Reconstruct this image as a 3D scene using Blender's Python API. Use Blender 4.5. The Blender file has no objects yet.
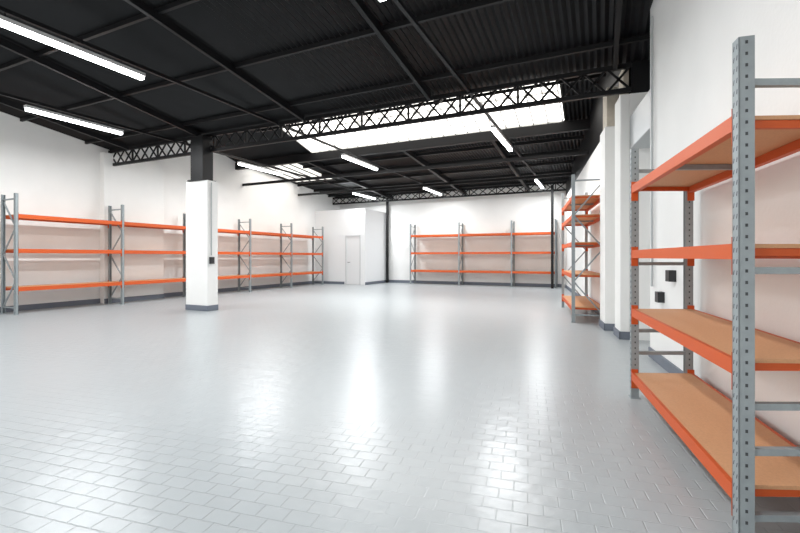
import bpy, math
from mathutils import Vector, Matrix
S = bpy.context.scene
S.view_settings.view_transform = 'Standard'
S.view_settings.look = 'None'
S.view_settings.exposure = 0.0

# ------------------------------------------------------------ materials
def mat(name, col, rough=0.5, metal=0.0, noise=0.0, nscale=8.0, bump=0.0, bscale=60.0, emit=None, es=0.0, spec=0.5):
    m = bpy.data.materials.new(name); m.use_nodes = True
    nt = m.node_tree; b = nt.nodes['Principled BSDF']
    b.inputs['Base Color'].default_value = (*col, 1)
    b.inputs['Roughness'].default_value = rough
    b.inputs['Metallic'].default_value = metal
    b.inputs['Specular IOR Level'].default_value = spec
    tc = nt.nodes.new('ShaderNodeTexCoord')
    if noise > 0:
        n = nt.nodes.new('ShaderNodeTexNoise'); n.inputs['Scale'].default_value = nscale
        n.inputs['Detail'].default_value = 6
        nt.links.new(tc.outputs['Object'], n.inputs['Vector'])
        r = nt.nodes.new('ShaderNodeValToRGB')
        r.color_ramp.elements[0].position = 0.3; r.color_ramp.elements[1].position = 0.7
        r.color_ramp.elements[0].color = (*[c*(1-noise) for c in col], 1)
        r.color_ramp.elements[1].color = (*[min(1, c*(1+noise*0.6)) for c in col], 1)
        nt.links.new(n.outputs['Fac'], r.inputs['Fac'])
        nt.links.new(r.outputs['Color'], b.inputs['Base Color'])
    if bump > 0:
        n2 = nt.nodes.new('ShaderNodeTexNoise'); n2.inputs['Scale'].default_value = bscale
        nt.links.new(tc.outputs['Object'], n2.inputs['Vector'])
        bp = nt.nodes.new('ShaderNodeBump'); bp.inputs['Strength'].default_value = bump
        bp.inputs['Distance'].default_value = 0.01
        nt.links.new(n2.outputs['Fac'], bp.inputs['Height'])
        nt.links.new(bp.outputs['Normal'], b.inputs['Normal'])
    if emit:
        b.inputs['Emission Color'].default_value = (*emit, 1)
        b.inputs['Emission Strength'].default_value = es
    return m

M_WALL = mat('white_plaster', (0.87, 0.865, 0.85), 0.7, noise=0.03, nscale=1.5, bump=0.12, bscale=30)
M_WALL2 = mat('white_paint_office', (0.86, 0.87, 0.88), 0.6)
M_BASE = mat('grey_skirting_paint', (0.15, 0.17, 0.21), 0.5)
M_BLACK = mat('black_steel_paint', (0.006, 0.006, 0.007), 0.5, spec=0.3)
M_DECK = mat('black_corrugated_sheet', (0.005, 0.005, 0.006), 0.5, noise=0.3, nscale=3, spec=0.3)
M_GREY = mat('galvanised_grey_steel', (0.31, 0.345, 0.36), 0.5, 0.1, noise=0.08, nscale=20)
M_DARK = mat('dark_slot', (0.05, 0.055, 0.06), 0.6)
M_SOCK = mat('black_plastic', (0.02, 0.02, 0.022), 0.4)
M_OR = mat('orange_powder_coat', (0.60, 0.10, 0.022), 0.5, spec=0.3)
M_CHIP = mat('chipboard', (0.62, 0.325, 0.165), 0.65, noise=0.07, nscale=90)
M_CREAM = mat('cream_concrete', (0.62, 0.56, 0.47), 0.8, noise=0.1)
M_TUBE = mat('lamp_diffuser', (1, 1, 1), 0.4, emit=(0.95, 0.98, 1.0), es=12)
M_HOUS = mat('lamp_housing_white', (0.6, 0.6, 0.6), 0.4)
M_DOOR = mat('door_paint', (0.82, 0.83, 0.84), 0.45)
M_FRAME = mat('door_frame_paint', (0.66, 0.67, 0.68), 0.45)
M_PIPE = mat('grey_conduit', (0.45, 0.47, 0.48), 0.4)
M_GBAR = mat('white_glazing_bar', (0.75, 0.75, 0.73), 0.5)

def floor_mat():
    m = bpy.data.materials.new('grey_painted_tile_floor'); m.use_nodes = True
    nt = m.node_tree; L = nt.links; b = nt.nodes['Principled BSDF']
    tc = nt.nodes.new('ShaderNodeTexCoord')
    mp = nt.nodes.new('ShaderNodeMapping'); mp.inputs['Rotation'].default_value = (0, 0, math.radians(-8.4))
    L.new(tc.outputs['Object'], mp.inputs['Vector'])
    br = nt.nodes.new('ShaderNodeTexBrick')
    br.inputs['Scale'].default_value = 1.0
    br.inputs['Brick Width'].default_value = 0.15; br.inputs['Row Height'].default_value = 0.10
    br.inputs['Mortar Size'].default_value = 0.0045; br.inputs['Mortar Smooth'].default_value = 0.8
    br.inputs['Color1'].default_value = (0.415, 0.445, 0.460, 1)
    br.inputs['Color2'].default_value = (0.432, 0.462, 0.476, 1)
    br.inputs['Mortar'].default_value = (0.36, 0.385, 0.40, 1)
    L.new(mp.outputs[0], br.inputs['Vector'])
    n = nt.nodes.new('ShaderNodeTexNoise'); n.inputs['Scale'].default_value = 0.45; n.inputs['Detail'].default_value = 1
    L.new(tc.outputs['Object'], n.inputs['Vector'])
    r = nt.nodes.new('ShaderNodeMapRange'); r.interpolation_type = 'SMOOTHSTEP'
    r.inputs[1].default_value = 0.35; r.inputs[2].default_value = 0.65
    r.inputs[3].default_value = 0.15; r.inputs[4].default_value = 1.0
    L.new(n.outputs['Fac'], r.inputs[0])
    mix = nt.nodes.new('ShaderNodeMix'); mix.data_type = 'RGBA'
    mix.inputs[6].default_value = (0.422, 0.452, 0.467, 1)
    L.new(r.outputs[0], mix.inputs[0]); L.new(br.outputs['Color'], mix.inputs[7])
    L.new(mix.outputs[2], b.inputs['Base Color'])
    b.inputs['Roughness'].default_value = 0.29
    ml = nt.nodes.new('ShaderNodeMath'); ml.operation = 'MULTIPLY'
    L.new(br.outputs['Fac'], ml.inputs[0]); L.new(r.outputs[0], ml.inputs[1])
    bp = nt.nodes.new('ShaderNodeBump'); bp.inputs['Distance'].default_value = 0.003
    bp.inputs['Strength'].default_value = 0.8; bp.invert = True
    L.new(ml.outputs[0], bp.inputs['Height'])
    n3 = nt.nodes.new('ShaderNodeTexNoise'); n3.inputs['Scale'].default_value = 6.0; n3.inputs['Detail'].default_value = 2
    L.new(tc.outputs['Object'], n3.inputs['Vector'])
    bp2 = nt.nodes.new('ShaderNodeBump'); bp2.inputs['Distance'].default_value = 0.008; bp2.inputs['Strength'].default_value = 0.6
    L.new(n3.outputs['Fac'], bp2.inputs['Height']); L.new(bp.outputs['Normal'], bp2.inputs['Normal'])
    L.new(bp2.outputs['Normal'], b.inputs['Normal'])
    b.inputs['Specular IOR Level'].default_value = 0.55
    return m
M_FLOOR = floor_mat()

# ------------------------------------------------------------ mesh builder
class MB:
    def __init__(s): s.v = []; s.f = []; s.mi = []; s.mats = []
    def m(s, mt):
        if mt not in s.mats: s.mats.append(mt)
        return s.mats.index(mt)
    def hexa(s, pts, mt):
        k = len(s.v); s.v += [tuple(p) for p in pts]; i = s.m(mt)
        for f in ((0,3,2,1),(4,5,6,7),(0,1,5,4),(1,2,6,5),(2,3,7,6),(3,0,4,7)):
            s.f.append(tuple(k+a for a in f)); s.mi.append(i)
    def box(s, x0, x1, y0, y1, z0, z1, mt):
        s.hexa([(x0,y0,z0),(x1,y0,z0),(x1,y1,z0),(x0,y1,z0),(x0,y0,z1),(x1,y0,z1),(x1,y1,z1),(x0,y1,z1)], mt)
    def strut(s, a, b, w, h, mt):
        a = Vector(a); b = Vector(b); d = (b-a).normalized()
        up = Vector((0,0,1)) if abs(d.z) < 0.95 else Vector((0,1,0))
        r = d.cross(up).normalized(); u = r.cross(d).normalized()
        r *= w/2; u *= h/2
        s.hexa([a-r-u, a+r-u, b+r-u, b-r-u, a-r+u, a+r+u, b+r+u, b-r+u], mt)
    def cyl(s, a, b, rad, mt, n=12):
        a = Vector(a); b = Vector(b); d = (b-a).normalized()
        up = Vector((0,0,1)) if abs(d.z) < 0.95 else Vector((0,1,0))
        r = d.cross(up).normalized(); u = r.cross(d).normalized()
        k = len(s.v); i = s.m(mt)
        for p in (a, b):
            for j in range(n):
                t = 2*math.pi*j/n
                s.v.append(tuple(p + r*rad*math.cos(t) + u*rad*math.sin(t)))
        for j in range(n):
            s.f.append((k+j, k+(j+1)%n, k+n+(j+1)%n, k+n+j)); s.mi.append(i)
        s.f.append(tuple(k+j for j in range(n-1,-1,-1))); s.mi.append(i)
        s.f.append(tuple(k+n+j for j in range(n))); s.mi.append(i)
    def obj(s, name, loc=(0,0,0), rz=0.0, bevel=0.0, parent=None):
        me = bpy.data.meshes.new(name); me.from_pydata(s.v, [], s.f)
        for mt in s.mats: me.materials.append(mt)
        me.polygons.foreach_set('material_index', s.mi); me.update()
        o = bpy.data.objects.new(name, me); S.collection.objects.link(o)
        o.location = loc; o.rotation_euler[2] = rz
        if bevel:
            bv = o.modifiers.new('bevel', 'BEVEL'); bv.width = bevel; bv.segments = 2
            bv.limit_method = 'ANGLE'
        if parent: o.parent = parent
        return o

# ------------------------------------------------------------ layout (metres)
XL = -12.35          # left wall
YB = 19.1            # far wall
YR = -5.0            # rear wall (behind the camera)
RW = (1.5, 0.0, 0.0); RA = math.radians(8.4)   # right wall: origin and splay
def rw(lx, s): # right-wall local -> room
    return (RW[0] + lx*math.cos(RA) - s*math.sin(RA), lx*math.sin(RA) + s*math.cos(RA))
YT = 7.4             # main truss line

b = MB(); b.box(XL-0.2, 3.2, YR-0.2, YB+0.2, -0.1, 0, M_FLOOR); b.obj('floor')

# left wall
b = MB(); b.box(XL-0.2, XL, YR-0.2, YB+0.2, 0, 6.2, M_WALL); b.obj('wall_left')
b = MB(); b.box(XL, XL+0.2, 7.15, 8.9, 0, 4.1, M_WALL); b.obj('wall_left_pilaster', bevel=0.01)
b = MB(); b.box(XL, XL+0.025, YR, 7.15, 0, 0.13, M_BASE); b.box(XL+0.2, XL+0.225, 7.15, 8.9, 0, 0.13, M_BASE)
b.box(XL, XL+0.025, 8.9, 16.9, 0, 0.13, M_BASE); b.obj('baseboard_left')
# far wall
b = MB(); b.box(XL-0.2, 1.0, YB, YB+0.2, 0, 6.2, M_WALL); b.obj('wall_back')
b = MB(); b.box(-9.6, -1.35, YB-0.025, YB, 0, 0.13, M_BASE); b.obj('baseboard_back')
# rear wall with window openings added out of view to let in more daylight
b = MB()
b.box(XL-0.2, 3.2, YR-0.2, YR, 0, 1.0, M_WALL); b.box(XL-0.2, 3.2, YR-0.2, YR, 3.6, 6.4, M_WALL)
for x0, x1 in ((XL-0.2,-11),(-8.2,-7.4),(-4.6,-3.8),(-1.0,3.2)):
    b.box(x0, x1, YR-0.2, YR, 1.0, 3.6, M_WALL)
b.obj('wall_front')
for i,(x0,x1) in enumerate(((-11,-8.2),(-7.4,-4.6),(-3.8,-1.0))):
    b = MB()
    for k in range(5):
        x = x0+(x1-x0)*k/4; b.box(max(x0,x-0.03), min(x1,x+0.03), YR-0.12, YR-0.06, 1.0, 3.6, M_HOUS)
    for z in (1.03, 2.3, 3.57): b.box(x0, x1, YR-0.12, YR-0.06, z-0.03, z+0.03, M_HOUS)
    b.obj('window_%d' % (i+1))

# right wall (splayed)
b = MB()
b.box(0, 0.3, -6.0, 6.36, 0, 6.3, M_WALL)
b.box(0.5, 0.7, 6.36, 7.5, 0, 6.3, M_WALL)
b.box(0.0, 0.3, 7.5, 19.6, 0, 3.75, M_WALL)
b.box(0.3, 0.7, 6.26, 6.36, 0, 6.3, M_WALL); b.box(0.3, 0.7, 7.5, 7.6, 0, 6.3, M_WALL)
b.box(0.02, 0.3, 7.5, 19.6, 3.75, 6.3, M_BLACK)
b.obj('wall_right', RW, RA)
b = MB()
b.box(-0.02, 0, -5, 6.36, 0, 0.12, M_BASE); b.box(0.48, 0.5, 6.36, 7.5, 0, 0.12, M_BASE)
b.box(-0.02, 0, 8.85, 19.2, 0, 0.12, M_BASE)
b.box(-0.15, 0, 7.48, 7.5, 0, 0.12, M_BASE); b.box(-0.15, -0.13, 7.48, 7.95, 0, 0.12, M_BASE)
b.box(-0.24, 0, 8.28, 8.3, 0, 0.12, M_BASE); b.box(-0.24, -0.22, 8.28, 8.85, 0, 0.12, M_BASE)
b.obj('baseboard_right', RW, RA)
b = MB(); b.box(-0.13, 0, 7.5, 7.95, 0, 3.75, M_WALL); b.box(-0.08, 0.0, 7.55, 7.9, 3.75, 4.2, M_CREAM)
b.obj('concrete_pier', RW, RA, bevel=0.01)
b = MB(); b.box(-0.22, 0, 8.3, 8.85, 0, 3.5, M_WALL); b.box(-0.18, 0.0, 8.38, 8.78, 3.5, 4.2, M_CREAM)
b.obj('concrete_pier', RW, RA, bevel=0.01)
b = MB(); b.box(0.0, 0.5, 6.36, 7.5, 2.9, 3.4, M_PIPE); b.obj('lintel_beam', RW, RA, bevel=0.01)

# pillar
PX = -8.62
b = MB()
b.box(-0.36, 0.36, -0.15, 0.15, 0.12, 3.05, M_WALL)
b.box(-0.37, 0.37, -0.16, 0.16, 0, 0.13, M_BASE)
b.obj('concrete_pillar', (PX, 7.3, 0), 0, bevel=0.008)
b = MB()
b.box(-0.2, 0.2, -0.15, -0.13, 3.05, 4.12, M_BLACK); b.box(-0.2, 0.2, 0.13, 0.15, 3.05, 4.12, M_BLACK)
b.box(-0.012, 0.012, -0.13, 0.13, 3.05, 4.12, M_BLACK)
b.box(-0.26, 0.26, -0.19, 0.19, 3.05, 3.08, M_BLACK)
b.box(-0.2,-0.18,-0.13,0.13,3.05,4.12,M_BLACK); b.box(0.18,0.2,-0.13,0.13,3.05,4.12,M_BLACK)
b.obj('steel_column', (PX, 7.3, 0))
b = MB()
b.cyl((0.375,-0.05,1.3),(0.375,-0.05,3.0),0.012,M_PIPE); b.box(0.36,0.42,-0.1,0.0,1.1,1.26,M_SOCK)
b.obj('wall_socket', (PX, 7.3, 0))

# ------------------------------------------------------------ roofs
def deck(name, x0, x1, prof, mt, pitch=0.10, amp=0.02, skip=None):
    b = MB(); n = int((x1-x0)/(pitch/2)); i = b.m(mt)
    xs = [x0+(x1-x0)*k/n for k in range(n+1)]
    for p0, p1 in zip(prof[:-1], prof[1:]):
        k = len(b.v)
        for j, x in enumerate(xs):
            o = amp if j % 2 else -amp
            b.v.append((x, p0[0], p0[1]+o)); b.v.append((x, p1[0], p1[1]+o))
        for j in range(n):
            if skip and skip(xs[j], p0): continue
            b.f.append((k+2*j, k+2*j+1, k+2*j+3, k+2*j+2)); b.mi.append(i)
    return b.obj(name)
zf = lambda y: 4.25 + 0.14*(YT-y)
deck('ceiling', XL-0.2, 3.2, [(YR-0.2, zf(YR-0.2)), (YT+0.1, zf(YT+0.1))], M_DECK)
GX0, GX1 = -8.9, -0.9
RX0, RX1 = -12.2, -10.2
prof2 = [(YT+0.1, 4.25), (9.4, 5.5), (12.0, 4.82), (12.4, 4.79), (15.4, 4.55), (YB+0.2, 4.3)]
def sk(x, p):
    if p[0] == 9.4: return GX0 < x < GX1
    if p[0] == 12.4: return RX0 < x < RX1
    return False
deck('ceiling_rear_bay', XL-0.2, 1.6, prof2, M_DECK, skip=sk)
b = MB()
n = 22
for k in range(n+1):
    x = GX0+(GX1-GX0)*k/n
    b.strut((x,9.4,5.5),(x,12.0,4.82),0.025,0.04,M_GBAR)
for y in (9.4,10.7,12.0):
    z = 5.5-(y-9.4)*0.68/2.6
    b.strut((GX0,y,z),(GX1,y,z),0.035,0.05,M_GBAR)
b.obj('window_skylight_bars')
b = MB()
for k in range(6):
    x = RX0+(RX1-RX0)*k/5
    b.strut((x,12.4,4.79),(x,15.4,4.55),0.025,0.04,M_BLACK)
b.strut((RX0,12.4,4.79),(RX1,12.4,4.79),0.05,0.08,M_BLACK); b.strut((RX0,15.4,4.55),(RX1,15.4,4.55),0.05,0.08,M_BLACK)
b.obj('window_roof_light_bars')

b = MB()
for x in (-11.3,PX,-5.6,-2.8,0.2):
    b.strut((x,YR,zf(YR)-0.12),(x,YT-0.15,zf(YT-0.15)-0.12),0.06,0.12,M_BLACK)
for k in range(9):
    y = YR+0.6+k*1.4
    if y < YT-0.4: b.strut((XL,y,zf(y)-0.05),(2.2,y,zf(y)-0.05),0.05,0.07,M_BLACK)
b.obj('roof_rafters_front')
b = MB()
for x in (-9.3,-5.6,-2.8):
    b.strut((x,12.05,4.68),(x,YB,4.16),0.1,0.18,M_BLACK)
    b.strut((x,YT+0.2,4.2),(x,9.4,5.38),0.1,0.16,M_BLACK)
for y in (13.2,14.4,15.6,16.8,18.0):
    z = 4.82-(y-12)*0.073-0.08
    b.strut((XL if y>15.5 else RX1,y,z),(-0.3 if y<15 else -0.8,y,z),0.06,0.09,M_BLACK)
b.strut((XL,12.0,4.65),(0.0,12.0,4.65),0.14,0.26,M_BLACK)
b.obj('roof_rafters_rear')

def truss(name, y, z0, z1, x0, x1, step, w=0.06):
    b = MB()
    b.strut((x0,y,z0),(x1,y,z0),w,w*1.2,M_BLACK); b.strut((x0,y,z1),(x1,y,z1),w,w*1.2,M_BLACK)
    n = int(round((x1-x0)/step)); st = (x1-x0)/n
    for k in range(n):
        xa = x0+k*st; xb = xa+st
        b.strut((xa,y,z0),(xb,y,z1),w*0.4,w*0.55,M_BLACK)
        b.strut((xa,y,z1),(xb,y,z0),w*0.4,w*0.55,M_BLACK)
        if k % 3 == 0: b.strut((xa,y,z0),(xa,y,z1),w*0.6,w*0.6,M_BLACK)
    return b.obj(name)
truss('roof_truss', YT, 3.8, 4.17, XL, 0.42, 0.34)
truss('roof_truss', 18.4, 3.95, 4.25, XL, -1.25, 0.4)
truss('roof_truss', 9.4, 4.85, 5.4, GX0, 0.1, 0.55, 0.05)
b = MB(); b.strut((XL+0.02,12.3,4.0),(-0.3,12.3,4.0),0.06,0.09,M_BLACK); b.obj('roof_tie_beam')
b = MB(); b.strut((XL+0.02,15.6,4.05),(-0.8,15.6,4.05),0.06,0.09,M_BLACK); b.obj('roof_tie_beam')

# ------------------------------------------------------------ lights
def tube(x, y0, y1, z=4.02):
    c = (y0+y1)/2; L = y1-y0
    b = MB(); b.box(-0.045,0.045,-L/2,L/2,0.02,0.07,M_HOUS); b.box(-0.04,0.04,-L/2+0.02,L/2-0.02,-0.03,0.02,M_TUBE)
    b.cyl((0,-L/3,0.07),(0,-L/3,0.13),0.008,M_BLACK); b.cyl((0,L/3,0.07),(0,L/3,0.13),0.008,M_BLACK)
    o = b.obj('fluorescent_light', (x, c, z))
    ld = bpy.data.lights.new('tube_lamp', 'AREA'); ld.shape = 'RECTANGLE'; ld.size = 0.08; ld.size_y = L
    ld.energy = 110; ld.color = (0.96, 0.985, 1.0)
    lo = bpy.data.objects.new('tube_lamp', ld); S.collection.objects.link(lo)
    lo.parent = o; lo.location = (0, 0, -0.04)
for x, ys in ((-9.7, ((-3,-1),(4.3,6.1),(9.5,11.4),(16,18))),
              (-6.4, ((-3,-1),(2.3,4.35),(10,12),(16,18))),
              (-2.1, ((-3,-1),(2.2,4.1),(9.2,11.3),(16,18)))):
    for y0, y1 in ys: tube(x, y0, y1)
    b = MB(); b.strut((x,YR+0.1,4.18),(x,YB-0.1,4.18),0.05,0.05,M_BLACK); b.obj('cable_tray')

# ------------------------------------------------------------ racks
def rack(name, ups, depth, levels, H, loc, rz, shear=0.0, pw=0.06, pd=0.06, bh=0.07, braces=None, detail=False):
    b = MB(); n = len(ups)
    sx = lambda y: y*shear
    def post(x, y, front):
        t = 0.006
        x0, x1 = x-pw/2, x+pw/2; y0, y1 = y-pd/2, y+pd/2
        face = y0 if front else y1-t
        b.box(x0, x1, face, face+t, 0, H, M_GREY)
        b.box(x0, x0+t, y0, y1, 0, H, M_GREY); b.box(x1-t, x1, y0, y1, 0, H, M_GREY)
        if detail:
            z = 0.08
            while z < H-0.03:
                fy = (y0-0.001, y0+0.001) if front else (y1-0.001, y1+0.001)
                for dx in (-pw*0.24, pw*0.24):
                    b.hexa([(x+dx-0.0055,fy[0],z),(x+dx-0.001,fy[0],z),(x+dx-0.001,fy[1],z),(x+dx-0.0055,fy[1],z),
                            (x+dx+0.001,fy[0],z+0.02),(x+dx+0.0055,fy[0],z+0.02),(x+dx+0.0055,fy[1],z+0.02),(x+dx+0.001,fy[1],z+0.02)], M_DARK)
                for fx in (x0, x1):
                    b.box(fx-0.001, fx+0.001, y-0.005, y+0.005, z+0.012, z+0.026, M_DARK)
                z += 0.05
        b.box(x0-0.015, x1+0.015, y0-0.01, y1+0.01, 0, 0.006, M_GREY)
    for x in ups:
        post(x, pd/2, True); post(x+sx(depth-pd), depth-pd/2, False)
        a0, a1 = pd*0.6, depth-pd*0.6
        A = lambda y, z: (x+sx(y-pd/2), y, z)
        if braces:
            for z in braces: b.strut(A(a0,z), A(a1,z), 0.03, 0.03, M_GREY)
        else:
            b.strut(A(a0,0.15),A(a1,0.15),0.03,0.03,M_GREY); b.strut(A(a0,H-0.12),A(a1,H-0.12),0.03,0.03,M_GREY)
            m = max(2, int(round((H-0.3)/0.6))); st = (H-0.3)/m
            for k in range(m):
                z = 0.15+k*st
                p, q = (a0, a1) if k % 2 else (a1, a0)
                b.strut(A(p,z), A(q,z+st), 0.025, 0.025, M_GREY)
    for i in range(n-1):
        xa, xb = ups[i]+pw/2, ups[i+1]-pw/2
        for z in levels:
            for y0, fr in ((0.002, True), (depth-0.042, False)):
                o = 0 if fr else sx(depth-pd)
                b.box(xa+o, xb+o, y0, y0+0.04, z-bh, z-0.02, M_OR)
                if fr: b.box(xa+o, xb+o, y0, y0+0.022, z-0.02, z, M_OR)
                else: b.box(xa+o, xb+o, y0+0.018, y0+0.04, z-0.02, z, M_OR)
                for xe in (xa+o, xb+o-0.004):
                    b.box(xe, xe+0.004, y0-0.004, y0+0.05, z-bh-0.07, z+0.03, M_OR)
            ya, yb = 0.024, depth-0.024
            pts = []
            for zz in (z-0.019, z-0.001):
                pts += [(xa+0.006+sx(ya),ya,zz),(xb-0.006+sx(ya),ya,zz),(xb-0.006+sx(yb-pd),yb,zz),(xa+0.006+sx(yb-pd),yb,zz)]
            b.hexa(pts, M_CHIP)
            for t, mt in ((0.012, M_OR), (0.5, M_GREY), (0.988, M_OR)):
                x = xa+(xb-xa)*t
                b.strut((x+sx(0.03),0.04,z-0.038),(x+sx(depth-pd),depth-0.04,z-0.038),0.025,0.035,mt)
    return b.obj(name, loc, rz)

PI2 = math.pi/2
rack('storage_rack', [0,2.3,4.6,6.9,9.2,11.4], 0.6, [0.6,1.44,2.2], 2.65, (-11.5,4.95,0), PI2, bh=0.09)
rack('storage_rack', [-8.05,-5.7,-3.4,-1.65], 0.6, [0.66,1.48,2.28], 2.8, (0,18.4,0), 0, bh=0.09)
def rrack(s_near, s_far, lx, **k):
    L = s_far-s_near; px, py = rw(lx, s_far)
    return rack('storage_rack', [0.0, L], k['depth'], k['levels'], k['H'], (px,py,0), RA-PI2,
                shear=k.get('shear',0), pw=k.get('pw',0.06), pd=0.06, bh=k.get('bh',0.07), braces=k.get('braces'), detail=k.get('detail',False))
rrack(2.48, 4.52, -0.6, depth=0.52, levels=[0.23,0.80,1.32,1.90], H=2.225, shear=-0.28, pw=0.06, bh=0.07,
      braces=[0.11,0.4,0.6,1.2,2.03], detail=True)
rrack(9.12, 11.7, -0.68, depth=0.6, levels=[0.3,0.93,1.55,2.08,2.45], H=2.85, bh=0.08)

# ------------------------------------------------------------ office box + door
b = MB()
OX, OY, OH = -9.62, 16.9, 3.45
DX0, DX1, DH = -10.65, -9.85, 2.25
b.box(XL, DX0, OY, OY+0.1, 0, OH, M_WALL2); b.box(DX1, OX, OY, OY+0.1, 0, OH, M_WALL2)
b.box(DX0, DX1, OY, OY+0.1, DH, OH, M_WALL2)
b.box(OX-0.1, OX, OY+0.1, YB, 0, OH, M_WALL2); b.box(XL, OX-0.1, OY+0.1, YB, OH-0.1, OH, M_WALL2)
b.box(XL, DX0-0.06, OY-0.02, OY, 0, 0.12, M_BASE); b.box(OX, OX+0.02, OY, YB, 0, 0.12, M_BASE)
b.obj('office_partition')
b = MB()
b.box(DX0+0.05, DX1-0.05, OY+0.02, OY+0.06, 0.01, DH-0.05, M_DOOR)
for x0,x1 in ((DX0,DX0+0.05),(DX1-0.05,DX1)): b.box(x0,x1,OY-0.02,OY+0.09,0,DH,M_FRAME)
b.box(DX0,DX1,OY-0.02,OY+0.09,DH-0.05,DH,M_FRAME)
b.cyl((DX0+0.14,OY+0.02,1.02),(DX0+0.14,OY-0.04,1.02),0.012,M_DARK); b.cyl((DX0+0.13,OY-0.04,1.02),(DX0+0.27,OY-0.04,1.02),0.01,M_DARK)
b.obj('door_1')

b = MB(); b.box(-0.05,0.05,-0.05,0.05,0,4.15,M_BLACK); b.obj('steel_post', (-9.5,18.9,0))
b = MB(); b.box(-0.05,0.05,-0.05,0.05,0,4.15,M_BLACK); b.obj('steel_post', (-1.75,18.2,0))
b = MB()
b.cyl((0.4,6.6,0.12),(0.4,6.6,2.88),0.03,M_PIPE); b.cyl((-0.03,6.15,0.9),(-0.03,6.15,4.2),0.015,M_PIPE)
b.obj('conduit_pipes', RW, RA)
b = MB(); b.box(-0.07,0,5.35,5.47,1.0,1.12,M_SOCK); b.box(-0.07,0,5.75,5.87,0.74,0.86,M_SOCK); b.obj('wall_socket', RW, RA)

# ------------------------------------------------------------ world + camera
w = bpy.data.worlds.new('sky'); S.world = w; w.use_nodes = True
bg = w.node_tree.nodes['Background']; bg.inputs[0].default_value = (1.0, 0.965, 0.91, 1); bg.inputs[1].default_value = 4.2

cd = bpy.data.cameras.new('camera'); co = bpy.data.objects.new('camera', cd); S.collection.objects.link(co)
cd.sensor_width = 36; cd.lens = 36*430/800; cd.shift_y = -9.5/800
cd.clip_start = 0.05
co.location = (0, 0, 1.26); co.rotation_euler = (PI2, 0, math.radians(25))
S.camera = co
